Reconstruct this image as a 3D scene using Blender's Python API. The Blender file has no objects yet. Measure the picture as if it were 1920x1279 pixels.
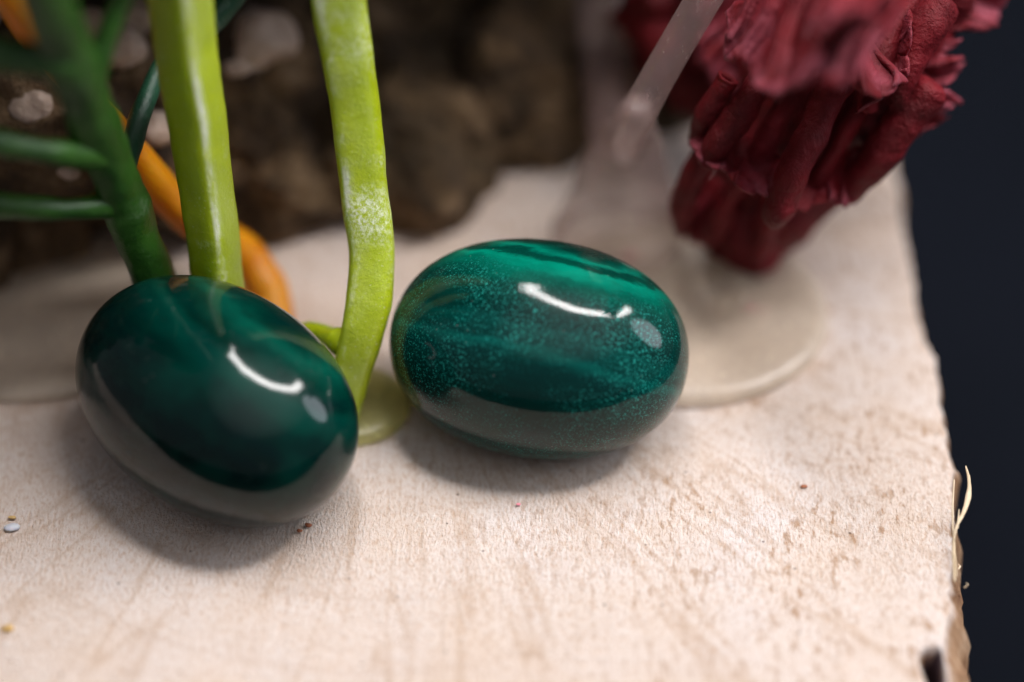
import bpy, bmesh, math, random
from mathutils import Vector, noise, Matrix
random.seed(7)
S = bpy.context.scene
COL = S.collection
R = math.radians
V = Vector

# ------------------------------------------------------------------ camera (1 unit = 1 cm)
S.unit_settings.scale_length = 0.01
PITCH = R(44)
D = V((0, math.cos(PITCH), -math.sin(PITCH)))
U = V((0, math.sin(PITCH), math.cos(PITCH)))
CAM = V((0, -12*math.cos(PITCH)+.725*math.sin(PITCH), 12*math.sin(PITCH)+.725*math.cos(PITCH)))
cd = bpy.data.cameras.new('camera')
cam = bpy.data.objects.new('camera', cd)
COL.objects.link(cam)
cam.location = CAM
cam.rotation_euler = (R(90)-PITCH, 0, 0)
cd.lens = 90; cd.sensor_width = 36
cd.clip_start = .05; cd.clip_end = 500
cd.dof.use_dof = True
cd.dof.focus_distance = 11.86
cd.dof.aperture_fstop = .107
S.camera = cam

# ------------------------------------------------------------------ world, lamps, exposure
W = bpy.data.worlds.new('World'); S.world = W; W.use_nodes = True
W.node_tree.nodes['Background'].inputs[0].default_value = (.80, .78, .84, 1)
W.node_tree.nodes['Background'].inputs[1].default_value = .15
S.view_settings.view_transform = 'Standard'; S.view_settings.look = 'None'
S.view_settings.exposure = .10; S.view_settings.gamma = 1
S.cycles.use_denoising = True
S.cycles.max_bounces = 10; S.cycles.transparent_max_bounces = 16
S.cycles.sample_clamp_indirect = 6

def lamp_point(name, loc, power, rad, col):
    l = bpy.data.lights.new(name, 'POINT'); l.energy = power; l.shadow_soft_size = rad; l.color = col
    o = bpy.data.objects.new(name, l); o.location = loc; COL.objects.link(o); return o
def lamp_area(name, loc, target, sx, sy, power, col):
    l = bpy.data.lights.new(name, 'AREA'); l.shape = 'ELLIPSE'; l.size = sx; l.size_y = sy
    l.energy = power; l.color = col
    o = bpy.data.objects.new(name, l); o.location = loc
    o.rotation_euler = (V(target)-V(loc)).to_track_quat('-Z', 'Y').to_euler(); COL.objects.link(o); return o

# curved LED strip of the work lamp over the board: directions seen mirrored in the beads
ARC = [(-.06, .60, .83), (-.09, .42, .93), (.02, .24, .985), (.17, .14, .97), (.33, .10, .94),
       (.50, .13, .86), (.64, .22, .74), (.69, .38, .62)]
def arcpt(f):
    f = f*(len(ARC)-1); i = min(int(f), len(ARC)-2); g = f-i
    return V(ARC[i]).lerp(V(ARC[i+1]), g).normalized()
N_LED = 26
for i in range(N_LED):
    lamp_point('led_lamp', V((0, .4, .4))+Matrix.Rotation(R(7), 3, 'X') @ arcpt(.07+.93*i/(N_LED-1))*26, 39500/N_LED, 1.5, (1.0, .955, .94))
# pale window to the right of the table and the soft bounce of the ceiling
lamp_area('window_light', (30, 3, 14), (0, 0, 0), 12, 19, 3000, (.86, .90, 1.0))
lamp_area('back_window_light', (-15, 19, 21), (0, 0, 0), 13, 9, 700, (.86, .90, 1.0))
for k in range(5):
    lamp_area('ceiling_light', (9, -8+k*.3, 31-k*.6), (0, 0, 0), 78-k*13, 46-k*7, 4300*(1-.17*k)**2/3.0, (1.0, .96, .98))

# ------------------------------------------------------------------ helpers
def ray(px, py):
    return D + V((1, 0, 0))*((px-960)/4800) + U*((639.5-py)/4800)
def at(px, py, t):                       # a point seen there, t cm along the view axis
    return CAM + ray(px, py)*t
def onz(px, py, z=0):
    r = ray(px, py); return CAM + r*((z-CAM.z)/r.z)
def depth_on(px, py, z=0):
    return (z-CAM.z)/ray(px, py).z

def tag(o, label=None, cat=None, group=None, kind=None):
    if label: o['label'] = label
    if cat: o['category'] = cat
    if group: o['group'] = group
    if kind: o['kind'] = kind
    return o
def empty(name, loc, label, cat, group=None):
    o = bpy.data.objects.new(name, None); o.location = loc; COL.objects.link(o)
    o.empty_display_size = .2
    bpy.context.view_layer.update()
    return tag(o, label, cat, group)
def mk(name, verts, faces, mat, parent=None, smooth=True):
    me = bpy.data.meshes.new(name)
    off = parent.location if parent else V((0, 0, 0))
    if parent and parent.parent: off = parent.parent.location
    me.from_pydata([tuple(V(v)-off) for v in verts], [], faces)
    me.validate()
    bm = bmesh.new(); bm.from_mesh(me); bmesh.ops.recalc_face_normals(bm, faces=bm.faces); bm.to_mesh(me); bm.free()
    if smooth:
        for p in me.polygons: p.use_smooth = True
    me.materials.append(mat)
    o = bpy.data.objects.new(name, me); COL.objects.link(o)
    if parent: o.parent = parent
    return o
def catmull(pts, n):
    P = [V(p) for p in pts]
    P = [P[0]*2-P[1]] + P + [P[-1]*2-P[-2]]
    out = []; segs = len(P)-3
    for k in range(n+1):
        f = k/n*segs; i = min(int(f), segs-1); t = f-i
        a, b, c, d = P[i:i+4]
        out.append(.5*((2*b)+(c-a)*t+(2*a-5*b+4*c-d)*t*t+(3*b-a-3*c+d)*t**3))
    return out
def interp(vals, f):
    f = f*(len(vals)-1); i = min(int(f), len(vals)-2); return vals[i]+(vals[i+1]-vals[i])*(f-i)
def nz(p, s): return noise.noise(V(p)*s)
def fbm(p, s, o=4):
    return noise.fractal(V(p)*s, 1.0, 2.0, o)

def sweep(name, pts, radii, mat, parent=None, prof=None, wear=None, n=80, m=28, amp=0.0, freq=4.0, ref=None, seed=0, hollow=0, twist=0.0):
    """tapered stem along pts; prof(angle) scales the radius; rounded closed ends"""
    c = catmull(pts, n); ref = V(ref) if ref else -D
    vs, fs = [], []
    prev = None
    rings = []
    for k in range(n+1):
        tan = (c[min(k+1, n)]-c[max(k-1, 0)]).normalized()
        e1 = (ref - tan*ref.dot(tan)).normalized(); e2 = tan.cross(e1)
        r = interp(radii, k/n)
        rings.append((c[k], e1, e2, tan, r))
    def ring(cc, e1, e2, r, f, off=0):
        idx = []
        for j in range(m):
            a = 2*math.pi*j/m + twist*f
            rr = r*(prof(2*math.pi*j/m) if prof else 1)
            p = cc + (e1*math.cos(a)+e2*math.sin(a))*rr
            if amp: p += (e1*math.cos(a)+e2*math.sin(a))*amp*fbm(p+V((seed*9, 0, 0)), freq, 3)
            idx.append(len(vs)); vs.append(p); wv.append(wear(2*math.pi*j/m) if wear else 0)
        return idx
    R_ = []; wv = []
    if not hollow:
        for q in (.35, .75, .95):
            cc, e1, e2, tan, r = rings[0]
            R_.append(ring(cc-tan*r*.6*math.sqrt(1-q*q), e1, e2, r*q, 0))
    for k, (cc, e1, e2, tan, r) in enumerate(rings): R_.append(ring(cc, e1, e2, r, k/n))
    cc, e1, e2, tan, r = rings[-1]
    for q in (.95, .75, .35): R_.append(ring(cc+tan*r*.6*math.sqrt(1-q*q), e1, e2, r*q, 1))
    if hollow:                           # open bore at the first end
        for k in (0, 3, 8, 14):
            cc, e1, e2, tan, r = rings[k]; R_.insert(0, ring(cc, e1, e2, r*hollow*(1 if k < 14 else .3), 0))
    for A, B in zip(R_, R_[1:]):
        for j in range(m): fs.append((A[j], A[(j+1) % m], B[(j+1) % m], B[j]))
    fs.append(tuple(R_[0][::-1])); fs.append(tuple(R_[-1]))
    o = mk(name, vs, fs, mat, parent)
    if wear:
        at_ = o.data.attributes.new('wear', 'FLOAT', 'POINT')
        at_.data.foreach_set('value', wv)
    return o

def solid(vs_grid, th):
    """turn a (rows x cols) grid of points into a closed sheet of thickness th"""
    nr, nc = len(vs_grid), len(vs_grid[0]); vs, fs = [], []
    def nrm(i, j):
        a = vs_grid[min(i+1, nr-1)][j]-vs_grid[max(i-1, 0)][j]
        b = vs_grid[i][min(j+1, nc-1)]-vs_grid[i][max(j-1, 0)]
        n = a.cross(b)
        return n.normalized() if n.length > 1e-9 else V((0, 0, 1))
    for s in (1, -1):
        for i in range(nr):
            for j in range(nc):
                e = min(i, nr-1-i, j, nc-1-j); k = .55 if e == 0 else (.85 if e == 1 else 1)
                vs.append(vs_grid[i][j]+nrm(i, j)*th*.5*s*k)
    o = nr*nc; I = lambda i, j: i*nc+j
    for i in range(nr-1):
        for j in range(nc-1):
            fs.append((I(i, j), I(i, j+1), I(i+1, j+1), I(i+1, j)))
            fs.append((o+I(i, j), o+I(i+1, j), o+I(i+1, j+1), o+I(i, j+1)))
    for j in range(nc-1):
        fs.append((I(0, j), o+I(0, j), o+I(0, j+1), I(0, j+1)))
        fs.append((I(nr-1, j), I(nr-1, j+1), o+I(nr-1, j+1), o+I(nr-1, j)))
    for i in range(nr-1):
        fs.append((I(i, 0), I(i+1, 0), o+I(i+1, 0), o+I(i, 0)))
        fs.append((I(i, nc-1), o+I(i, nc-1), o+I(i+1, nc-1), I(i+1, nc-1)))
    return vs, fs

def blob(name, c, rx, ry, rz, mat, parent=None, sub=4, amp=.15, freq=1.5, rot=None, seed=0, octs=5, power=None):
    bm = bmesh.new(); bmesh.ops.create_icosphere(bm, subdivisions=sub, radius=1)
    vs = []
    Mr = rot or Matrix.Identity(3)
    for v in bm.verts:
        p = v.co.normalized()
        q = Mr @ V((p.x*rx, p.y*ry, p.z*rz))
        n = Mr @ V((p.x/rx, p.y/ry, p.z/rz)).normalized()
        w = V(c)+q
        if amp: w = w + n*amp*fbm(w+V((seed*7.3, seed, 0)), freq, octs)
        vs.append(w)
    bm.verts.index_update()
    fs = [tuple(v.index for v in f.verts) for f in bm.faces]; bm.free()
    return mk(name, vs, fs, mat, parent)

# ------------------------------------------------------------------ material helpers
class NT:
    def __init__(s, name):
        s.m = bpy.data.materials.new(name); s.m.use_nodes = True; s.t = s.m.node_tree
        s.b = s.t.nodes['Principled BSDF']; s.out = s.t.nodes['Material Output']
        s.tc = s.n('ShaderNodeTexCoord')
    def n(s, t, **k):
        x = s.t.nodes.new(t)
        for a, b in k.items(): setattr(x, a, b)
        return x
    def l(s, a, b): s.t.links.new(a, b); return b
    def mapping(s, vec, scale=(1, 1, 1), loc=(0, 0, 0), rot=(0, 0, 0)):
        m = s.n('ShaderNodeMapping'); m.inputs['Scale'].default_value = scale
        m.inputs['Location'].default_value = loc; m.inputs['Rotation'].default_value = rot
        s.l(vec, m.inputs[0]); return m.outputs[0]
    def noise(s, vec, scale, detail=4, rough=.55, dist=0):
        x = s.n('ShaderNodeTexNoise'); s.l(vec, x.inputs['Vector'])
        x.inputs['Scale'].default_value = scale; x.inputs['Detail'].default_value = detail
        x.inputs['Roughness'].default_value = rough; x.inputs['Distortion'].default_value = dist
        return x.outputs[0]
    def voro(s, vec, scale, out='Distance'):
        x = s.n('ShaderNodeTexVoronoi'); s.l(vec, x.inputs['Vector']); x.inputs['Scale'].default_value = scale
        return x.outputs[out]
    def ramp(s, fac, stops, interp='LINEAR'):
        x = s.n('ShaderNodeValToRGB'); s.l(fac, x.inputs[0]); e = x.color_ramp.elements
        x.color_ramp.interpolation = interp
        while len(e) < len(stops): e.new(.5)
        for q, (p, c) in zip(e, stops):
            q.position = p; q.color = (c, c, c, 1) if isinstance(c, (int, float)) else (*c, 1)
        return x.outputs[0]
    def math(s, op, a, b=None, clamp=False):
        x = s.n('ShaderNodeMath', operation=op); x.use_clamp = clamp
        for i, v in enumerate((a, b)):
            if v is None: continue
            if isinstance(v, (int, float)): x.inputs[i].default_value = v
            else: s.l(v, x.inputs[i])
        return x.outputs[0]
    def mix(s, fac, a, b, mode='MIX'):
        x = s.n('ShaderNodeMix', data_type='RGBA', blend_type=mode)
        for i, v in ((0, fac), (6, a), (7, b)):
            if isinstance(v, (int, float)): x.inputs[i].default_value = v
            elif isinstance(v, tuple): x.inputs[i].default_value = (*v, 1)
            else: s.l(v, x.inputs[i])
        return x.outputs[2]
    def bump(s, h, strength, dist, prev=None):
        x = s.n('ShaderNodeBump'); s.l(h, x.inputs['Height'])
        x.inputs['Strength'].default_value = strength; x.inputs['Distance'].default_value = dist
        if prev: s.l(prev, x.inputs['Normal'])
        return x.outputs[0]
    def set(s, **k):
        for a, v in k.items():
            i = s.b.inputs[a.replace('_', ' ')]
            if hasattr(v, 'is_linked') or hasattr(v, 'links'): s.l(v, i)
            elif isinstance(v, tuple) and len(v) == 3 and i.type == 'RGBA': i.default_value = (*v, 1)
            else: i.default_value = v

PITH = onz(735, 545)

def mat_wood():
    t = NT('end_grain_wood'); O = t.tc.outputs['Object']
    sep = t.n('ShaderNodeSeparateXYZ'); t.l(t.mapping(O, loc=(-PITH.x, -PITH.y, 0)), sep.inputs[0])
    ang = t.math('ARCTAN2', sep.outputs[0], t.math('MULTIPLY', sep.outputs[1], -1))
    rad = t.math('SQRT', t.math('ADD', t.math('POWER', sep.outputs[0], 2), t.math('POWER', sep.outputs[1], 2)))
    def polar(a, r, z=0):
        c = t.n('ShaderNodeCombineXYZ'); t.l(t.math('MULTIPLY', ang, a), c.inputs[0])
        t.l(t.math('MULTIPLY', rad, r), c.inputs[1]); t.l(sep.outputs[2], c.inputs[2]); return c.outputs[0]
    # broad warm / cool mottling
    base = t.ramp(t.noise(O, 1.3, 4, .6), [(.30, (.75, .61, .51)), (.55, (.79, .69, .63)), (.75, (.79, .725, .71))])
    # rays running out from the pith
    rn = t.noise(polar(1.9, .10), 2.6, 3, .55, .2)
    rays = t.ramp(t.math('ABSOLUTE', t.math('SUBTRACT', rn, .5)), [(.0, 1.0), (.020, 0.0)])
    rn2 = t.noise(polar(9, .5), 2.6, 3, .6, .3)
    rays = t.math('ADD', rays, t.math('MULTIPLY', t.ramp(rn2, [(.36, 1.0), (.46, 0.0)]), .32), True)
    raym = t.math('MULTIPLY', rays, .42)
    c = t.mix(raym, base, (.52, .35, .23))
    rings = t.ramp(t.noise(polar(.5, 6), 1.6, 3, .6), [(.36, 1.0), (.46, 0.0)])
    c = t.mix(t.math('MULTIPLY', rings, .14), c, (.50, .34, .24))
    saw = t.noise(t.mapping(O, scale=(13, .45, 1), rot=(0, 0, -.05)), 2.0, 4, .6)
    c = t.mix(t.math('MULTIPLY', t.ramp(saw, [(.34, 1.0), (.46, 0.0)]), .30), c, (.55, .40, .30))
    saw2 = t.noise(t.mapping(O, scale=(.5, 16, 1)), 2.0, 3, .6)
    c = t.mix(t.math('MULTIPLY', t.ramp(saw2, [(.34, 1.0), (.44, 0.0)]), .15), c, (.55, .40, .30))
    # sawn fibre ends: short strokes towards the viewer
    fib = t.noise(t.mapping(O, scale=(1, .38, 1)), 75, 4, .7)
    c = t.mix(t.math('MULTIPLY', t.ramp(fib, [(.36, 1.0), (.50, 0.0)]), .60), c, (.58, .38, .25))
    c = t.mix(t.math('MULTIPLY', t.ramp(fib, [(.55, 0.0), (.72, 1.0)]), .55), c, (.88, .83, .80))
    # brown fleck clusters, denser to the right
    fl = t.noise(t.mapping(O, scale=(1, .40, 1), rot=(0, 0, .2)), 24, 4, .6)
    dens = t.ramp(t.noise(O, 2.0, 2, .5), [(.42, 0.0), (.62, 1.0)])
    side = t.ramp(t.math('MULTIPLY', t.math('ADD', sep.outputs[0], 1.2), .27), [(.2, .15), (.8, 1.0)])
    fm = t.math('MULTIPLY', t.ramp(fl, [(.53, 0.0), (.64, 1.0)]), t.math('MULTIPLY', side, t.math('ADD', t.math('MULTIPLY', dens, .7), .3)))
    c = t.mix(t.math('MULTIPLY', fm, .8), c, (.40, .22, .11))
    # tiny dark specks
    sp = t.voro(O, 7)
    c = t.mix(t.ramp(sp, [(.035, .75), (.06, 0.0)]), c, (.12, .07, .05))
    # side faces: rougher, browner bark-side wood
    geo = t.n('ShaderNodeNewGeometry'); sn = t.n('ShaderNodeSeparateXYZ'); t.l(geo.outputs['Normal'], sn.inputs[0])
    low = t.ramp(sep.outputs[2], [(0.0, 1.0), (1.0, 0.0)])
    mr = t.n('ShaderNodeMapRange'); t.l(sep.outputs[2], mr.inputs[0]); mr.inputs[1].default_value = -.015; mr.inputs[2].default_value = -.06
    sidec = t.ramp(t.noise(t.mapping(O, scale=(8, 8, 1.2)), 2.2, 5, .7), [(.3, (.22, .10, .05)), (.5, (.46, .27, .15)), (.7, (.62, .44, .30))])
    c = t.mix(mr.outputs[0], c, sidec)
    # shade down the slit by the near right corner, painted dark
    sx = t.n('ShaderNodeSeparateXYZ'); t.l(O, sx.inputs[0])
    bx = t.ramp(t.math('ABSOLUTE', t.math('SUBTRACT', sx.outputs[0], 1.868)), [(.030, 1.0), (.045, 0.0)])
    by = t.ramp(t.math('MULTIPLY', sx.outputs[1], -1), [(.90, 0.0), (.93, 1.0)])
    c = t.mix(t.math('MULTIPLY', bx, by), c, (.045, .022, .032))
    # straw coloured broken fibre tips scattered on the sides
    t.set(Base_Color=c, Roughness=.72)
    t.b.inputs['Specular IOR Level'].default_value = .3
    h = t.math('ADD', t.math('MULTIPLY', fib, 1.0), t.math('MULTIPLY', t.noise(O, 70, 3, .7), .5))
    b1 = t.bump(h, 1.0, .022)
    t.l(b1, t.b.inputs['Normal'])
    return t.m

def mat_malachite(name, seed, speck, tilt, lo, mid, hi, bandpos):
    """polished banded stone; z of the bead runs across the bands"""
    t = NT(name); O = t.mapping(t.tc.outputs['Object'], loc=(seed, seed*.7, seed*1.3), rot=(tilt, 0, 0))
    raw = t.tc.outputs['Object']
    wob = t.noise(t.mapping(O, scale=(.6, 1.4, 1.4)), 2.4, 8, .68)
    sep = t.n('ShaderNodeSeparateXYZ'); t.l(t.mapping(raw, rot=(tilt, 0, 0)), sep.inputs[0])
    co = t.math('ADD', t.math('ADD', sep.outputs[2], t.math('MULTIPLY', sep.outputs[0], .10)), t.math('MULTIPLY', t.math('SUBTRACT', wob, .5), .20))
    fac = t.math('ADD', t.math('MULTIPLY', co, .9), .5)            # 0..1 across the bead
    col = t.ramp(fac, bandpos)
    # thin fine laminae
    c1 = t.n('ShaderNodeCombineXYZ'); t.l(t.math('MULTIPLY', co, 1.0), c1.inputs[2]); t.l(t.math('MULTIPLY', sep.outputs[0], .10), c1.inputs[0])
    lam = t.noise(c1.outputs[0], 26, 3, .6)
    col = t.mix(t.ramp(lam, [(.35, .40), (.60, 0.0)]), col, lo)
    mott = t.noise(t.mapping(O, scale=(.8, 1, 1)), 3.5, 5, .65)
    col = t.mix(t.ramp(mott, [(.45, 0.0), (.75, .35)]), col, mid)
    if speck > 0:
        n1 = t.noise(O, 95, 3, .85)
        dens = t.math('MULTIPLY', t.ramp(t.noise(O, 2.4, 4, .65), [(.38, .03), (.64, 1.0)]), t.ramp(fac, [(.70, 1.0), (.80, .12)]))
        col = t.mix(t.math('MULTIPLY', t.ramp(n1, [(.565, 0.0), (.65, 1.0)]), t.math('MULTIPLY', dens, speck)), col, hi)
        v = t.voro(O, 60)
        col = t.mix(t.math('MULTIPLY', t.ramp(v, [(.10, 1.0), (.22, 0.0)]), t.math('MULTIPLY', dens, speck*.8)), col, hi)
        col = t.mix(t.math('MULTIPLY', t.math('MULTIPLY', t.ramp(n1, [(.33, .7), (.46, 0.0)]), .9), dens), col, lo)
    sm = t.noise(t.mapping(O, scale=(1, 1, 1)), 5, 4, .6)
    dust = t.math('MULTIPLY', t.ramp(t.voro(O, 24), [(.05, 1.0), (.085, 0.0)]), t.ramp(t.noise(O, 4, 2), [(.50, 0.0), (.60, 1.0)]))
    col = t.mix(t.math('MULTIPLY', dust, .35), col, (.55, .60, .58))
    t.set(Base_Color=col, Roughness=.30, IOR=1.10)
    t.b.inputs['Coat Weight'].default_value = .85; t.b.inputs['Coat IOR'].default_value = 1.39
    t.l(t.ramp(sm, [(.35, .03), (.75, .12)]), t.b.inputs['Coat Roughness'])
    nb = t.bump(t.noise(O, 3.0, 3), .10, .03, t.bump(t.noise(O, 90, 2, .6), .05, .006))
    t.l(nb, t.b.inputs['Coat Normal'])
    pits = t.noise(O, 60, 2, .6)
    b = t.bump(t.ramp(pits, [(.25, 0.0), (.42, 1.0)]), .10 if speck > 0 else .03, .01)
    t.l(t.bump(t.noise(O, 2.2, 2), .12, .05, b), t.b.inputs['Normal'])
    return t.m

def mat_plastic(name, c1, c2, frost=.5, rough=.38, sss=.35, frostcol=(.80, .86, .74), fscale=3.0, radius=(.25, .3, .08), grain=.5, fpos=(.56, .72), scuff=None):
    t = NT(name); O = t.tc.outputs['Object']
    c = t.ramp(t.noise(O, 3.5, 3, .5), [(.35, c1), (.65, c2)])
    patch = t.ramp(t.noise(O, fscale, 4, .6), [(fpos[0], 0.0), (fpos[1], 1.0)])
    fine = t.ramp(t.noise(t.mapping(O, scale=(1.4, 1, 1)), 45, 4, .75), [(.42, 0.0), (.62, 1.0)])
    dust = t.ramp(t.noise(O, 60, 2, .6), [(.62, 0.0), (.74, 1.0)])
    f = t.math('ADD', t.math('MULTIPLY', t.math('MULTIPLY', patch, fine), frost), t.math('MULTIPLY', dust, frost*.35), True)
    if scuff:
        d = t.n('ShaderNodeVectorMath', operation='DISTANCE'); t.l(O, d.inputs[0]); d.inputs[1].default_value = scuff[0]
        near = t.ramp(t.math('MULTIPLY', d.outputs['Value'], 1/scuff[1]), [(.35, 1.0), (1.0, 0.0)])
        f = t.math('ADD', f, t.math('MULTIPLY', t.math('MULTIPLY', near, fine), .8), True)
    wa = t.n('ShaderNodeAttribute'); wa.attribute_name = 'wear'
    c = t.mix(t.math('MULTIPLY', wa.outputs['Fac'], .55), c, tuple(min(1, v*1.15+.07) for v in c2))  # worn ridge, plus light on the right facet painted as paler colour
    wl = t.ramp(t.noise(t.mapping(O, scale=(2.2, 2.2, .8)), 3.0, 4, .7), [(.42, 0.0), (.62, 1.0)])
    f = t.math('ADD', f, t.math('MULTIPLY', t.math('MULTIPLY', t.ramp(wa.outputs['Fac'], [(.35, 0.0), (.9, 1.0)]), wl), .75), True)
    c = t.mix(f, c, frostcol)
    t.set(Base_Color=c, Roughness=t.math('ADD', t.math('MULTIPLY', f, .35), rough, True))
    t.b.inputs['Subsurface Weight'].default_value = sss
    t.b.inputs['Subsurface Radius'].default_value = radius
    t.b.inputs['Subsurface Scale'].default_value = 1.0
    t.l(t.bump(t.noise(O, 40, 4, .7), grain, .012), t.b.inputs['Normal'])
    return t.m

def mat_clear(name, col, clear=.5, rough=.3, tcol=(1, 1, 1), streak=.3):
    """milky translucent plastic: part see-through, part scattering, glossy skin"""
    t = NT(name); O = t.tc.outputs['Object']
    tr = t.n('ShaderNodeBsdfTransparent'); tr.inputs[0].default_value = (*tcol, 1)
    df = t.n('ShaderNodeBsdfDiffuse'); tl = t.n('ShaderNodeBsdfTranslucent')
    c = t.ramp(t.noise(t.mapping(O, scale=(2, 2, 1)), 4, 4, .6), [(.3, tuple(v*.8 for v in col)), (.7, col)])
    t.l(c, df.inputs[0]); t.l(c, tl.inputs[0])
    m1 = t.n('ShaderNodeMixShader'); m1.inputs[0].default_value = .45; t.l(df.outputs[0], m1.inputs[1]); t.l(tl.outputs[0], m1.inputs[2])
    fr = t.n('ShaderNodeLayerWeight'); fr.inputs[0].default_value = .35
    sc = t.ramp(t.noise(t.mapping(O, scale=(1, 1, .3)), 25, 4, .7), [(.60, 0.0), (.70, streak)])
    k = t.math('ADD', t.math('ADD', t.math('MULTIPLY', fr.outputs[1], .14), 1-clear), sc, True)
    m2 = t.n('ShaderNodeMixShader'); t.l(k, m2.inputs[0]); t.l(tr.outputs[0], m2.inputs[1]); t.l(m1.outputs[0], m2.inputs[2])
    gl = t.n('ShaderNodeBsdfGlossy'); gl.inputs['Roughness'].default_value = rough
    fz = t.n('ShaderNodeLayerWeight'); fz.inputs[0].default_value = .5
    fzo = t.math('ADD', t.math('MULTIPLY', t.math('POWER', fz.outputs[1], 4), .45), .035)
    bp = t.bump(t.noise(O, 14, 3), .3, .02)
    t.l(bp, gl.inputs['Normal'])
    m3 = t.n('ShaderNodeMixShader'); t.l(fzo, m3.inputs[0]); t.l(m2.outputs[0], m3.inputs[1]); t.l(gl.outputs[0], m3.inputs[2])
    t.l(m3.outputs[0], t.out.inputs[0]); t.t.nodes.remove(t.b)
    return t.m

def mat_red():
    t = NT('red_wax'); O = t.tc.outputs['Object']
    c = t.ramp(t.noise(O, 3, 4, .6), [(.3, (.07, .0022, .0045)), (.7, (.18, .005, .011))])
    v = t.ramp(t.noise(O, 55, 3, .7), [(.60, 0.0), (.76, .35)])
    c = t.mix(v, c, (.32, .07, .07))
    w = t.ramp(t.noise(O, 4.0, 4, .6), [(.68, 0.0), (.80, .4)])
    c = t.mix(w, c, (.60, .26, .30))
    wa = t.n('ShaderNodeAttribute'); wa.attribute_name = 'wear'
    c = t.mix(t.math('MULTIPLY', wa.outputs['Fac'], t.ramp(t.noise(O, 3.2, 4, .6), [(.44, 0.0), (.66, .50)])), c, (.62, .17, .24))  # pink highlights painted onto the frill rims
    t.set(Base_Color=c, Roughness=.6)
    t.b.inputs['Specular IOR Level'].default_value = .25
    t.b.inputs['Subsurface Weight'].default_value = .12
    t.b.inputs['Subsurface Radius'].default_value = (.2, .04, .04)
    t.b.inputs['Subsurface Scale'].default_value = 1
    t.l(t.bump(t.noise(O, 45, 4, .7), .6, .015, t.bump(t.noise(O, 9, 4, .6, .6), .7, .05)), t.b.inputs['Normal'])
    return t.m

def mat_rock():
    t = NT('porous_brown_rock'); O = t.tc.outputs['Object']
    c = t.ramp(t.noise(O, 2.2, 6, .65), [(.30, (.022, .011, .004)), (.45, (.065, .035, .013)), (.55, (.20, .120, .055)), (.68, (.38, .26, .155))])
    c = t.mix(t.ramp(t.noise(O, 1.4, 3), [(.5, 0.0), (.66, .35)]), c, (.07, .045, .012))
    c = t.mix(t.ramp(t.noise(O, 26, 4, .7), [(.52, 0.0), (.7, .6)]), c, (.03, .02, .012))
    t.set(Base_Color=c, Roughness=.85)
    h = t.math('ADD', t.noise(O, 8, 6, .7), t.math('MULTIPLY', t.noise(O, 40, 4, .7), .3))
    t.l(t.bump(h, 1.0, .12), t.b.inputs['Normal'])
    return t.m

def mat_simple(name, c1, c2, scale, rough, bumpd=.02, sss=0.0):
    t = NT(name); O = t.tc.outputs['Object']
    c = t.ramp(t.noise(O, scale, 5, .6), [(.35, c1), (.65, c2)])
    t.set(Base_Color=c, Roughness=rough)
    t.b.inputs['Subsurface Weight'].default_value = sss
    t.b.inputs['Subsurface Radius'].default_value = (.1, .06, .03)
    t.b.inputs['Subsurface Scale'].default_value = 1
    t.l(t.bump(t.noise(O, scale*4, 4, .7), .6, bumpd), t.b.inputs['Normal'])
    return t.m

def mat_cloth():
    t = NT('dark_navy_cloth'); O = t.tc.outputs['Object']
    c = t.ramp(t.noise(O, .25, 4, .6), [(.3, (.0045, .0062, .0102)), (.7, (.0068, .0088, .0145))])
    w = t.n('ShaderNodeTexWave'); t.l(O, w.inputs['Vector']); w.inputs['Scale'].default_value = 9
    w.inputs['Distortion'].default_value = 1.0
    t.set(Base_Color=c, Roughness=.9)
    t.b.inputs['Specular IOR Level'].default_value = .08
    t.l(t.bump(w.outputs[1], .5, .05), t.b.inputs['Normal'])
    return t.m

M_WOOD = mat_wood(); M_RED = mat_red(); M_ROCK = mat_rock(); M_CLOTH = mat_cloth()
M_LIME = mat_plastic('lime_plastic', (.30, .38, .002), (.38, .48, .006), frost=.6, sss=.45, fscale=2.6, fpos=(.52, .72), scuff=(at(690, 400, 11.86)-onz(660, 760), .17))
M_GREEN = mat_plastic('dark_green_plastic', (.010, .050, .004), (.026, .10, .007), frost=.12, rough=.4, sss=.15, radius=(.05, .15, .04))
M_TEAL = mat_plastic('teal_green_plastic', (.008, .055, .028), (.018, .08, .042), frost=.15, rough=.4, sss=.15, radius=(.05, .15, .1))
M_ORANGE = mat_plastic('orange_plastic', (.62, .20, .001), (.74, .30, .003), frost=.10, rough=.35, sss=.4, radius=(.4, .2, .03), frostcol=(.95, .75, .5))
M_PALE = mat_clear('pale_yellow_plastic', (.95, .93, .50), clear=.72, tcol=(1, 1, .80))
M_CLEAR = mat_clear('clear_glue', (.99, .87, .72), clear=.60, rough=.28)
M_MILKY = mat_clear('milky_plastic', (.62, .44, .42), clear=.74, rough=.22)
M_PEB = mat_simple('pinkish_pebble', (.32, .23, .17), (.56, .43, .35), 3, .6, .05, .1)
M_FIBRE = mat_simple('straw_fibre', (.60, .47, .30), (.75, .62, .45), 6, .7, .01)
M_WHITE = mat_simple('white_crumb', (.55, .56, .62), (.68, .69, .74), 9, .4, .01, .3)
M_OCHRE = mat_simple('ochre_crumb', (.50, .30, .08), (.60, .40, .16), 9, .5, .01)
M_RUST = mat_simple('rust_crumb', (.25, .07, .03), (.38, .14, .06), 9, .6, .01)
M_PINK = mat_simple('pink_crumb', (.75, .16, .24), (.85, .30, .36), 9, .5, .01)

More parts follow.
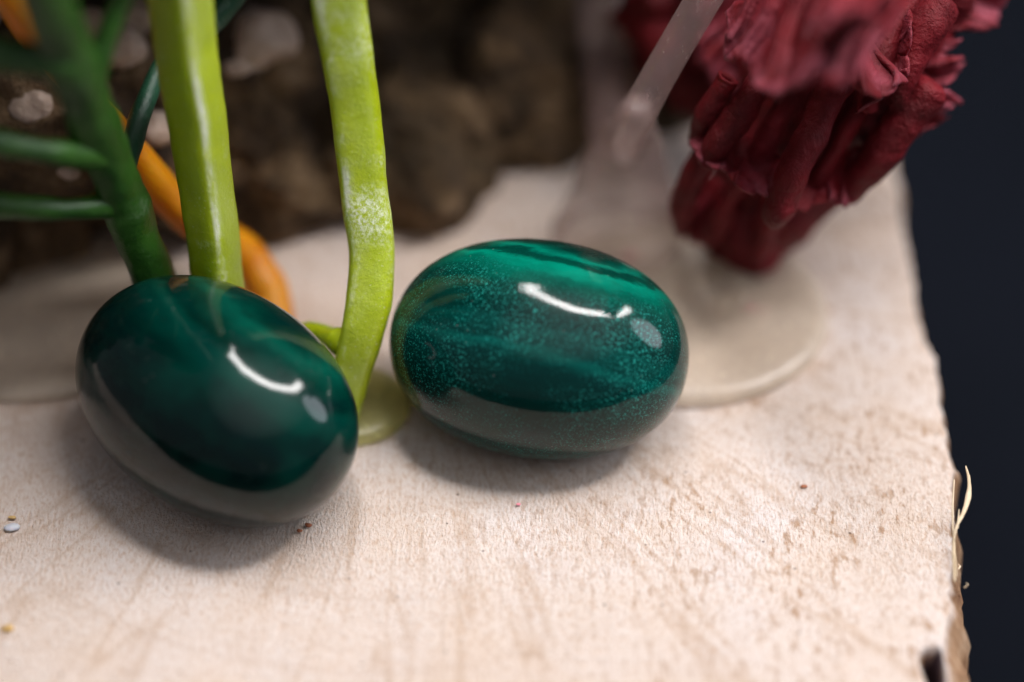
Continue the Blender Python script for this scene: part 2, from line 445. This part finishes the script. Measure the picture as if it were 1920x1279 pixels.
# ------------------------------------------------------------------ setting: dark cloth far below
n = 60; vs = []; fs = []
for i in range(n+1):
    for j in range(n+1):
        x = -60+120*j/n; y = -50+120*i/n
        vs.append(V((x, y, -7.5+.5*fbm((x, y, 0), .08, 3))))
for i in range(n):
    for j in range(n): a = i*(n+1)+j; fs.append((a, a+1, a+n+2, a+n+1))
cloth = mk('dark_cloth_ground', vs, fs, M_CLOTH); cloth['kind'] = 'structure'
cloth['label'] = 'dark navy cloth far below the wooden board'

# ------------------------------------------------------------------ the board
EDGE = [(1640, 60), (1668, 250), (1680, 330), (1690, 400), (1708, 500), (1722, 590), (1738, 640), (1754, 680), (1758, 735),
        (1768, 790), (1782, 850), (1787, 905), (1787, 960), (1786, 1010), (1784, 1060), (1781, 1120), (1777, 1180), (1773, 1240), (1770, 1320)]
EW = [onz(*e) for e in EDGE]
def edge_x(y):
    if y >= EW[0].y: return EW[0].x + (y-EW[0].y)*.02
    if y <= EW[-1].y: return EW[-1].x
    for a, b in zip(EW, EW[1:]):
        if b.y <= y <= a.y:
            f = (a.y-y)/(a.y-b.y); return a.x+(b.x-a.x)*f
YF, YB = -1.24, 9.0
ys = []
y = YF
while y < YB:
    ys.append(y); y += .022 if y < 2.6 else .12
def noise1(x, s, sd=0): return noise.noise(V((x*s, sd*3.7, sd*1.1)))
rows = []
cols = [-9, -7, -5.5] + [-4.5+i*.09 for i in range(66)]
for k, y in enumerate(ys):
    ex = edge_x(y)+.020*noise1(y, 9, 1)+.014*noise1(y, 31, 2)
    # width of the side strip that bulges past the top edge near the viewer
    bulge = max(0, min(1, (.2-y)/1.3))*.15 + .012
    pr = []
    base = [c for c in cols]
    x0 = base[-1]
    for c in base: pr.append((c, 0.0))
    m = 36
    for i in range(1, m+1):
        f = i/m; f = 1-(1-f)**1.5
        pr.append((x0+(ex-.02-x0)*f, 0.0))
    pts = []
    for (x, z) in pr:
        zz = .006*fbm((x, y, 0), 2.5, 4)+.003*noise.noise(V((x*22, y*9, 0)))
        # dark slit close to the near right corner
        g = math.exp(-((x-(1.865+.02*math.sin(y*9)))/.030)**2)*max(0, min(1, (-.92-y)/.06))
        zz -= .7*g
        pts.append(V((x, y, zz)))
    for a in (25, 50, 75):
        a = R(a); pts.append(V((ex-.02+.02*math.sin(a), y+.0, -.02+.02*math.cos(a)+.004*noise1(y, 40, a))))
    for i in range(1, 26):
        z = -.02-2.0*(i/25)**1.3
        w = bulge*min(1, -z/.25)
        q = V((ex+w, y, z))
        dx = .035*fbm((0, y*3.2, z*.7), 2.2, 4)*min(1, -z/.08)+.02*noise.noise(V((0, y*30, z*3)))*min(1, -z/.05)
        pts.append(V((ex+w+dx, y, z)))
    pts.append(V((-9, y, -2.02)))
    rows.append(pts)
nc = len(rows[0]); vs = [p for r in rows for p in r]; fs = []
for i in range(len(rows)-1):
    for j in range(nc):
        a = i*nc+j; b = i*nc+(j+1) % nc
        fs.append((a, b, b+nc, a+nc))
fs.append(tuple(range(nc))); fs.append(tuple(range(len(vs)-nc, len(vs)))[::-1])
board = mk('wooden_board', vs, fs, M_WOOD)
tag(board, 'pale rough-sawn wooden board that everything stands on', 'wooden board')
# fine broken fibres along the near right edge
fpts = [at(1790, 1090, 11.60), at(1787, 1030, 11.68), at(1793, 990, 11.72), at(1806, 962, 11.76), at(1816, 930, 11.80), at(1817, 900, 11.82), at(1811, 874, 11.84)]
fib = sweep('splinter', fpts, [.006, .007, .008, .010, .014, .010, .003], M_FIBRE, n=60, m=8, prof=lambda a: .45+.55*abs(math.cos(a)), amp=.004, freq=12, twist=2.5)
fib.parent = board; fib['label'] = 'curled straw-coloured splinter lifting off the edge'
f2 = sweep('splinter', [at(1795, 990, 11.73), at(1797, 975, 11.74), at(1798, 955, 11.75)], [.006, .006, .002], M_FIBRE, n=16, m=6); f2.parent = board
f3 = sweep('splinter', [at(1789, 900, 11.83), at(1786, 960, 11.78), at(1789, 1020, 11.72), at(1794, 1080, 11.64)], [.003, .005, .005, .002], M_FIBRE, n=16, m=6); f3.parent = board
for k in range(5):
    y = random.uniform(-1.1, .3); ex = edge_x(y)+.02+max(0, min(1, (.2-y)/1.3))*.13
    z = random.uniform(-.3, -.02); ln = random.uniform(.03, .09)
    p = V((ex-.02, y, z)); q = p+V((random.uniform(.002, .016), random.uniform(-.5, .5)*ln, random.uniform(-.3, .8)*ln))
    s = sweep('splinter', [p, p.lerp(q, .5)+V((.01, 0, .004)), q], [.005, .004, .001], M_FIBRE, n=6, m=5); s.parent = board

# ------------------------------------------------------------------ malachite beads
def bead(px, py, yaw, a, b, c, mat, label, roll=0.0, pitch=0.0, SINK=.11):
    z = c-SINK+.018; ctr = onz(px, py, z)
    bm = bmesh.new(); bmesh.ops.create_uvsphere(bm, u_segments=128, v_segments=80, radius=1)
    e = 2.12
    for v in bm.verts:
        p = v.co.copy(); k = (abs(p.x)**e+(math.hypot(p.y, p.z))**e)**(-1/e); p *= k
        zz = p.z*c; fl = -(c-SINK); k = .035          # worn flat underside
        zz = fl+k*math.log(1+math.exp(min(40, (zz-fl)/k)))
        v.co = V((p.x*a, p.y*b, zz))
    me = bpy.data.meshes.new('malachite_bead'); bm.to_mesh(me); bm.free()
    for p in me.polygons: p.use_smooth = True
    me.materials.append(mat)
    o = bpy.data.objects.new('malachite_bead', me); COL.objects.link(o)
    o.location = ctr; o.rotation_euler = (roll, pitch, -yaw)
    return tag(o, label, 'bead', 'polished malachite beads')
dk = (.0, .018, .012)
ML = mat_malachite('malachite_dark', 3.1, 0, R(46), (0, .006, .009), (.0, .060, .042), (.02, .2, .14),
    [(.0, (.001, .012, .009)), (.28, (.001, .007, .006)), (.52, (.001, .009, .008)), (.66, (.0, .016, .012)), (.76, (.0, .040, .028)), (.80, (.0, .014, .010)), (.86, (.0, .030, .020)), (.90, (.001, .070, .045)), (.93, (.0, .02, .014)), (1, (.0, .02, .015))])
MR = mat_malachite('malachite_speckled', 8.4, 1.0, R(50), (0, .016, .014), (.0, .050, .036), (.03, .40, .34),
    [(.0, (.001, .014, .010)), (.25, (.0, .020, .017)), (.40, (.0, .026, .024)), (.455, (.0, .085, .070)), (.48, (.0, .030, .026)), (.54, (.0, .045, .038)), (.57, (.0, .017, .015)), (.70, (.0, .034, .025)), (.77, (.0, .10, .066)), (.825, (.0, .24, .155)), (.84, (.0, .05, .032)), (.865, (.0, .04, .027)), (.885, (.0, .20, .13)), (.91, (.0, .06, .04)), (.93, (.0, .02, .014))])
bl = bead(405, 750, R(40), .738, .520, .520, ML, 'smooth near-black green stone bead lying at the foot of the lime stems', SINK=.085)
br = bead(1010, 655, R(10), .712, .52, .52, MR, 'speckled teal green stone bead with bright wavy bands beside the clear disc')

# ------------------------------------------------------------------ yellow-green plant
def prof_sq(ph, k=.13):
    return lambda a: 1 + k*math.cos(4*(a-ph)) * .5 - .0
def prof_ridge(ph):
    # flattened strap with one crisp ridge
    def f(a):
        d = (a-ph+math.pi) % (2*math.pi)-math.pi
        return .92 + .13*math.exp(-(d/.28)**2) + .07*math.cos(2*(a-ph))
    return f
def prof_facet(ph, p=4.2, k=.90):
    return lambda a: k*(abs(math.cos(a-ph-math.pi/4))**p+abs(math.sin(a-ph-math.pi/4))**p)**(-1/p)
def wear_lit_at(ph):
    # polished ridge (1) plus light painted into the facet on its right (about .4)
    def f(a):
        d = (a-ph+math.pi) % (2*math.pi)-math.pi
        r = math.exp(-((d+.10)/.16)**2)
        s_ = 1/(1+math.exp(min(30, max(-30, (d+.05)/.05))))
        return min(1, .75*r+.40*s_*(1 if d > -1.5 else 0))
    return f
lime = empty('lime_plant', onz(660, 760), 'lime green plastic plant with two thick stems rising behind the dark bead', 'plastic plant')
def stem(name, pts, rpx, mat, par, **k):
    P = [at(*p) for p in pts]; rad = [r*p[2]/4800 for r, p in zip(rpx, pts)]
    return sweep(name, P, rad, mat, par, **k)
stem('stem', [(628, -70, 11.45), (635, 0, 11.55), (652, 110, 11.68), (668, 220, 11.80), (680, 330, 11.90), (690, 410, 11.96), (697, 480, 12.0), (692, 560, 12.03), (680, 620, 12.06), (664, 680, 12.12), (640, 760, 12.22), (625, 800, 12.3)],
     [58, 57, 54, 52, 50, 50, 48, 48, 45, 41, 42, 48], M_LIME, lime, prof=prof_facet(.72), wear=wear_lit_at(.72), amp=.005, freq=5, n=140, m=48, seed=1)
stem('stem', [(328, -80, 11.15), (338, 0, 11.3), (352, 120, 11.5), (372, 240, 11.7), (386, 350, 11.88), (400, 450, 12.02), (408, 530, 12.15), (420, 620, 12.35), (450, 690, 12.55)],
     [60, 58, 54, 51, 49, 47, 46, 46, 48], M_LIME, lime, prof=prof_facet(-.20), wear=wear_lit_at(-.20), amp=.005, freq=5, n=140, m=48, seed=2)
stem('side_shoot', [(668, 640, 12.08), (635, 640, 12.12), (600, 625, 12.25), (550, 630, 12.4), (480, 660, 12.5)], [30, 27, 17, 20, 26], M_LIME, lime, amp=.014, freq=6, n=60, m=24, seed=3)

def disc(name, ctr, rx, ry, h, mat, par, rot=0, seed=0):
    vs, fs = [], []; m = 72; prof = [(0, h*.92), (.35, h), (.7, h*.98), (.88, h*.9), (.96, h*.7), (1.0, h*.35), (.985, h*.04)]
    rings = []
    for (r, z) in prof[1:]:
        idx = []
        for j in range(m):
            a = 2*math.pi*j/m; w = 1+.03*noise.noise(V((math.cos(a)*1.3, math.sin(a)*1.3, seed*5)))
            x = rx*r*w*math.cos(a); yy = ry*r*w*math.sin(a)
            idx.append(len(vs)); vs.append(V((ctr.x+x*math.cos(rot)-yy*math.sin(rot), ctr.y+x*math.sin(rot)+yy*math.cos(rot), ctr.z+.010+z+.01*fbm((x, yy, seed), 2, 3))))
        rings.append(idx)
    for A, B in zip(rings, rings[1:]):
        for j in range(m): fs.append((A[j], A[(j+1) % m], B[(j+1) % m], B[j]))
    fs.append(tuple(rings[0][::-1])); fs.append(tuple(rings[-1]))
    return mk(name, vs, fs, mat, par)
disc('base', onz(655, 768), .30, .26, .07, M_PALE, lime, seed=1)

# ------------------------------------------------------------------ dark green branching plant
gp = empty('dark_green_plant', onz(300, 640), 'dark green branching plastic plant at the left behind the dark bead', 'plastic plant')
stem('stem', [(40, -110, 10.1), (90, 0, 10.5), (128, 100, 10.85), (165, 200, 11.2), (205, 300, 11.55), (243, 400, 11.85), (275, 480, 12.05), (300, 560, 12.3), (315, 640, 12.6)],
     [56, 54, 53, 52, 50, 48, 44, 44, 50], M_GREEN, gp, prof=prof_ridge(math.pi*.2), amp=.022, freq=3.5, n=120, m=36)
stem('branch', [(228, 330, 11.75), (250, 265, 11.85), (268, 205, 11.9), (300, 130, 12.0), (350, 75, 12.05), (405, 30, 12.1), (450, -30, 12.1), (480, -90, 12.1)],
     [26, 22, 21, 23, 27, 30, 30, 28], M_TEAL, gp, prof=prof_ridge(math.pi*.9), n=80, m=24, amp=.01, freq=4)
stem('branch', [(160, 190, 11.1), (180, 130, 11.0), (200, 70, 10.95), (222, 10, 10.9), (250, -60, 10.8)], [30, 23, 21, 22, 24], M_GREEN, gp, n=60, m=20, amp=.01)
stem('branch', [(190, 290, 11.45), (130, 288, 11.25), (70, 280, 11.1), (0, 268, 11.0), (-80, 255, 10.9)], [34, 26, 24, 26, 28], M_GREEN, gp, n=60, m=20, amp=.01, seed=4)
stem('branch', [(215, 370, 11.75), (170, 388, 11.62), (110, 392, 11.5), (50, 388, 11.42), (0, 385, 11.38), (-80, 375, 11.3)], [34, 21, 20, 24, 27, 28], M_GREEN, gp, n=60, m=20, amp=.015, seed=5)
stem('branch', [(125, 120, 10.85), (80, 115, 10.75), (30, 105, 10.7), (-60, 95, 10.6)], [36, 30, 34, 40], M_GREEN, gp, n=60, m=20, amp=.015, seed=6)

# crown of long blades added out of view to shade the back left of the board
crown = at(40, -110, 10.1)
SHADE_LEAVES = [(-1.7, .25, .12, 1.0), (-1.3, .95, .25, .9), (-.7, 1.3, .10, .9), (-1.6, -.15, .30, .9), (.1, 1.35, .25, .8), (.55, 1.0, .12, .8),
          (-1.0, .55, .35, .7), (-.35, .8, .40, .7), (-1.9, .7, -.05, .9), (-.9, 1.7, .1, .9), (.75, 1.7, .05, .8), (-2.1, 1.2, .15, .9)]
for k, (dx, dy, dz, w) in enumerate(SHADE_LEAVES):
    d_ = V((dx, dy, dz)); L_ = d_.length; side = d_.cross(V((0, 0, 1))).normalized(); g = []
    for i in range(23):
        s_ = i/22; ww = .36*w*math.sin(math.pi*min(1, s_*.93+.05))**.7
        c_ = crown + d_*s_ + V((0, 0, .25*math.sin(math.pi*s_)*.8)) + side*.12*math.sin(2.5*s_+k)
        g.append([c_ + side*ww*q/4 + V((0, 0, -.05*(q/4)**2+.012*noise.noise(V((s_*6, q, k))))) for q in range(-4, 5)])
    v_, f_ = solid(g, .035)
    mk('shade_leaf', v_, f_, M_GREEN, gp)

# ------------------------------------------------------------------ orange stem
org = stem('orange_stem', [(-20, -60, 11.3), (30, 20, 11.5), (95, 110, 11.75), (160, 180, 11.95), (215, 240, 12.08), (272, 315, 12.25), (330, 385, 12.45), (400, 440, 12.65), (455, 480, 12.8), (500, 540, 12.82), (520, 600, 12.78)],
     [30, 30, 30, 30, 32, 36, 40, 43, 46, 46, 34], M_ORANGE, None, prof=lambda a: 1+.12*math.cos(2*a), n=120, m=28, amp=.01)
tag(org, 'arched orange plastic stem crossing behind the lime and dark green stems', 'plastic stem')

# ------------------------------------------------------------------ clear base disc and milky rods on the right
cb = empty('clear_plastic_base', onz(1290, 590), 'flat translucent round base with small knob, lying right of the speckled bead', 'plastic base')
disc('disc', onz(1288, 590), .715, .665, .085, M_CLEAR, cb, seed=2)
blob('knob', onz(1372, 565, .08), .085, .07, .05, M_CLEAR, cb, sub=4, amp=.03, freq=6)
for (px, py, s) in ((1405, 578, .022), (1432, 584, .014), (1182, 480, .03)):
    tag(blob('pink_chip', onz(px, py, .082 if px > 1200 else .07), s*1.3, s*.8, s*.5, M_PINK, None, sub=2, amp=.01, freq=20),
        {1405: 'larger pink speck just beside the knob of the clear disc', 1432: 'tiny pink speck farther right on the clear disc', 1182: 'blurred pink fleck on the clear disc behind the speckled bead'}[px], 'chip')
mp = empty('milky_plant_stem', onz(1180, 430), 'milky translucent stem pair rising from a flared socket left of the red coral', 'plastic stem')
stem('rod', [(1172, 285, 12.75), (1182, 245, 12.35), (1197, 212, 12.15), (1225, 160, 12.08), (1268, 85, 12.0), (1318, 0, 11.9), (1370, -90, 11.8)], [30, 38, 37, 35, 35, 36, 37], M_MILKY, mp, n=60, m=32, prof=lambda a: 1+.06*math.cos(2*a))
stem('rod', [(1152, 260, 13.3), (1140, 160, 13.5), (1132, 60, 13.65), (1125, -60, 13.8)], [48, 47, 46, 46], M_MILKY, mp, n=60, m=28, seed=3)
stem('socket', [(1192, 205, 12.45), (1182, 260, 12.7), (1172, 330, 12.9), (1165, 400, 13.1), (1160, 440, 13.2)], [32, 56, 84, 112, 126], M_MILKY, mp, n=60, m=40, amp=.02, freq=3)
# left clear base, in the shade
lb = disc('shaded_plastic_base', onz(70, 600), .85, .60, .08, M_CLEAR, None, seed=7)
tag(lb, 'shaded translucent base disc left of the dark bead at the picture edge', 'plastic base')

# ------------------------------------------------------------------ red frilly coral
coral = empty('red_coral', onz(1420, 470), 'dark red wax coral of pleated frills and tubes at the upper right', 'coral ornament')
stem('stalk', [(1395, 455, 13.15), (1440, 350, 12.98), (1500, 230, 12.8), (1570, 100, 12.6), (1640, -60, 12.5)], [82, 122, 150, 180, 210], M_RED, coral, n=70, m=48, amp=.10, freq=2.4)
blob('core', at(1330, 40, 13.35), .42, .38, .55, M_RED, coral, sub=5, amp=.16, freq=2.6, seed=31)
TUBES = [
 ([(1366, 146, 12.0), (1345, 180, 12.05), (1322, 225, 12.15), (1308, 265, 12.3)], [20, 21, 21, 20], .62),
 ([(1470, 90, 12.0), (1430, 150, 12.0), (1395, 205, 12.02), (1350, 262, 12.08), (1325, 300, 12.15)], [34, 33, 31, 33, 26], 0),
 ([(1520, 120, 12.1), (1480, 190, 12.15), (1440, 260, 12.2), (1400, 330, 12.3)], [30, 28, 27, 25], 0),
 ([(1610, 90, 11.9), (1560, 170, 11.95), (1528, 240, 11.98), (1492, 310, 12.0), (1462, 385, 12.1), (1450, 410, 12.2)], [34, 34, 33, 33, 34, 25], 0),
 ([(1650, 140, 12.1), (1600, 220, 12.15), (1560, 290, 12.25), (1520, 350, 12.35)], [26, 25, 24, 24], 0),
 ([(1740, 170, 12.1), (1690, 235, 12.15), (1640, 300, 12.25), (1585, 365, 12.4)], [42, 42, 40, 34], 0),
 ([(1330, 280, 12.35), (1300, 330, 12.45), (1282, 385, 12.6), (1278, 430, 12.8)], [30, 28, 26, 24], 0),
 ([(1395, 320, 12.45), (1362, 380, 12.6), (1335, 440, 12.85)], [30, 28, 26], 0),
 ([(1460, 370, 12.55), (1432, 430, 12.75), (1415, 480, 12.95)], [28, 30, 28], 0),
 ([(1560, -60, 11.9), (1530, 20, 11.85), (1500, 90, 11.9)], [40, 40, 30], 0),
 ([(1760, 10, 12.0), (1715, 90, 12.0), (1690, 160, 12.05), (1690, 210, 12.1)], [46, 44, 36, 24], 0),
 ([(1720, -30, 12.1), (1672, 60, 12.0), (1640, 130, 11.98), (1625, 200, 12.05)], [44, 40, 38, 22], 0),
]
for k, (p, r, h) in enumerate(TUBES):
    o = stem('tube', p, [q*.88 for q in r], M_RED, coral, n=50, m=26, amp=.022, freq=4, seed=k+10, hollow=h, prof=lambda a: 1+.08*math.cos(3*a))
    if h: o['label'] = 'short tube with its open end facing up'
def frill(base, rim, pleats, amp, th=.020, nu=90, nv=18, seed=0, curl=.0, par=coral, name='frill'):
    B = catmull([at(*p) for p in base], nu); Q = catmull([at(*p) for p in rim], nu)
    g = []
    for i in range(nv+1):
        s = i/nv; row = []
        for j in range(nu+1):
            u = j/nu
            p = B[j].lerp(Q[j], s)
            w = amp*(.25+.75*s)
            ph = 2*math.pi*pleats*1.25*u + 3.2*noise.noise(V((u*4, seed, s*1.5)))
            side = (Q[min(j+1, nu)]-Q[max(j-1, 0)]).normalized()
            p = p - D*w*math.sin(ph) + side*w*.55*math.sin(2*ph+.6)
            dr = (Q[j]-B[j]).normalized()
            p += dr*(.04*s*noise.noise(V((u*9, seed*2.1, 0)))+.03*s*math.sin(ph*.5))
            p += -D*curl*s*s*s + V((0, 0, 1))*curl*.6*s**4
            p += V((fbm(p, 3.5, 3), fbm(p+V((9, 0, 0)), 3.5, 3), fbm(p+V((0, 9, 0)), 3.5, 3)))*.035
            row.append(p)
        g.append(row)
    vs, fs = solid(g, th)
    o = mk(name, vs, fs, M_RED, par)
    a_ = o.data.attributes.new('wear', 'FLOAT', 'POINT')  # painted pink highlight, stronger towards the rim
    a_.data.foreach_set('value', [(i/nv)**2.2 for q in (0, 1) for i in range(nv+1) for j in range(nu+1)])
    return o
# top skirt, nearest to the lens
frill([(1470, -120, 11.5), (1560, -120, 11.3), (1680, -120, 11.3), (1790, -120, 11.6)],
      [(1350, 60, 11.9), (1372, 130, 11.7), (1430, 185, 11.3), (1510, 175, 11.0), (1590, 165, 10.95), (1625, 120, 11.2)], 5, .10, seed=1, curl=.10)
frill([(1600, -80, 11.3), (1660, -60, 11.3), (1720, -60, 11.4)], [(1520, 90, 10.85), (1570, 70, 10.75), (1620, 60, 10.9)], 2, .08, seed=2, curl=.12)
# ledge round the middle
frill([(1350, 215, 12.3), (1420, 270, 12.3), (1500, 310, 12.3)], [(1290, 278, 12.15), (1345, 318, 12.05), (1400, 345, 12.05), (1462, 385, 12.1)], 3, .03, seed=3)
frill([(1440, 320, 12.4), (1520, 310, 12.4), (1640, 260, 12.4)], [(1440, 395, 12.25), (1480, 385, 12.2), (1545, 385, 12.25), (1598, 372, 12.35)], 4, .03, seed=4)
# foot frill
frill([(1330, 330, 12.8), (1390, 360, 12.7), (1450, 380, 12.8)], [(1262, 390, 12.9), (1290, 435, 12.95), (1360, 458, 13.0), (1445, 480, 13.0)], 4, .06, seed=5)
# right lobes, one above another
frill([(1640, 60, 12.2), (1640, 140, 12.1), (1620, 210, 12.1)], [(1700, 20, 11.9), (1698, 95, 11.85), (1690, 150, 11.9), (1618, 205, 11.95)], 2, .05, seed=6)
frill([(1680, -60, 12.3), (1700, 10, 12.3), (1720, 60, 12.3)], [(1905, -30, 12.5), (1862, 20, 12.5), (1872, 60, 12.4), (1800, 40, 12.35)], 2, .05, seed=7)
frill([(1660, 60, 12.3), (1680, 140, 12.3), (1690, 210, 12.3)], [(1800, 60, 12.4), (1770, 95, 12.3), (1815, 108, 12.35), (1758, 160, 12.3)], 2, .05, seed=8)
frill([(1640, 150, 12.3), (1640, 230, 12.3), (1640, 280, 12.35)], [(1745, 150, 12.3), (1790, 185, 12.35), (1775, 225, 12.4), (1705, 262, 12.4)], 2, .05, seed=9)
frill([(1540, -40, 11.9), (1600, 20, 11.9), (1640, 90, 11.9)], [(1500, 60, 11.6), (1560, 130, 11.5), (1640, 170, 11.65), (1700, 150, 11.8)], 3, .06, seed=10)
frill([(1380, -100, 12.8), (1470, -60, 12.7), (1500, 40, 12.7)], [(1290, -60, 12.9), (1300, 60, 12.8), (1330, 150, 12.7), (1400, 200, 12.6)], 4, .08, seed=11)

# ------------------------------------------------------------------ the rock behind
rock = empty('porous_rock', V((-1, 4, 0)), 'dark porous brown rock overhanging the back of the board, unseen upper lumps added for shade', 'rock')
def rmass(cx, cy, cz, rx, ry, rz, seed, sub=6, amp=.35, freq=.9):
    o = blob('rock_lump', V((cx, cy, cz)), rx, ry, rz, M_ROCK, rock, sub=sub, amp=amp, freq=freq, seed=seed, octs=6); return o
for k, (px, py, t, rx, ry, rz) in enumerate([
    (-330, 230, 12.7, 1.0, .75, .9), (-40, 200, 12.95, .95, .70, .80), (250, 190, 13.15, .80, .70, .62), (480, 205, 13.55, .85, .70, .60),
    (720, 200, 13.8, .85, .70, .60), (930, 155, 14.05, .75, .70, .58), (1120, 100, 14.5, .80, .75, .6), (1360, 0, 15.4, .9, .8, .7)]):
    c = at(px, py, t); rmass(c.x, c.y, c.z, rx, ry, rz, k+1, amp=.30, freq=1.5)
rmass(-3.9, 2.6, 2.2, 1.4, 1.2, .9, 14, amp=.3, freq=1.2)  # this and the next five: unseen overhang added to shade the board
rmass(-2.3, 2.7, 2.3, 1.5, 1.25, .85, 12, amp=.3, freq=1.2)
rmass(-.7, 3.0, 2.35, 1.6, 1.3, .8, 13)
rmass(1.0, 4.2, 2.4, 1.5, 1.4, .9, 15)
rmass(-3.0, 2.2, 2.8, 1.5, 1.15, .5, 21, amp=.2, freq=1.2)
rmass(-1.2, 2.3, 2.8, 1.0, .70, .36, 22, amp=.15, freq=1.2)
rmass(-1.0, 5.4, 1.5, 4.6, 1.2, 1.6, 16)
for k, (px, py, t, r) in enumerate([(62, 195, 12.2, 42), (160, 60, 12.4, 50), (215, 95, 12.45, 52), (245, 30, 12.6, 44), (480, 70, 12.85, 66), (430, 115, 12.8, 50), (128, 318, 12.25, 20), (20, 20, 12.3, 50), (100, 262, 12.3, 36), (300, 240, 12.5, 36), (760, 60, 14.2, 50), (860, 30, 14.3, 60), (820, 130, 14.2, 48), (1010, 40, 14.4, 50)]):
    rr = r*t/4800
    blob('pebble', at(px, py, t), rr*1.15, rr, rr*.85, M_PEB if k < 10 else M_ROCK, rock, sub=4, amp=rr*.3, freq=1.3/rr*.5, seed=k+20)

# ------------------------------------------------------------------ crumbs on the wood
def crumb(px, py, s, mat, label, sx=1.5, z=.012):
    o = blob('crumb', onz(px, py, z), s*sx, s, s*.5, mat, None, sub=2, amp=s*.4, freq=.6/s, seed=px); tag(o, label, 'crumb'); return o
crumb(22, 988, .024, M_WHITE, 'flat white flake on the wood at the left edge', 1.6)
crumb(22, 970, .012, M_OCHRE, 'yellow grain touching the white flake')
crumb(14, 1178, .022, M_OCHRE, 'blurred ochre grain low at the left edge of the wood')
crumb(578, 984, .012, M_RUST, 'rust red grain by the shadow of the dark bead')
crumb(562, 995, .010, M_RUST, 'smaller rust brown grain in the dark bead shadow')
crumb(1508, 912, .011, M_RUST, 'dark red grain on the right part of the wood')
crumb(972, 945, .008, M_PINK, 'tiny pink grain in front of the speckled bead')
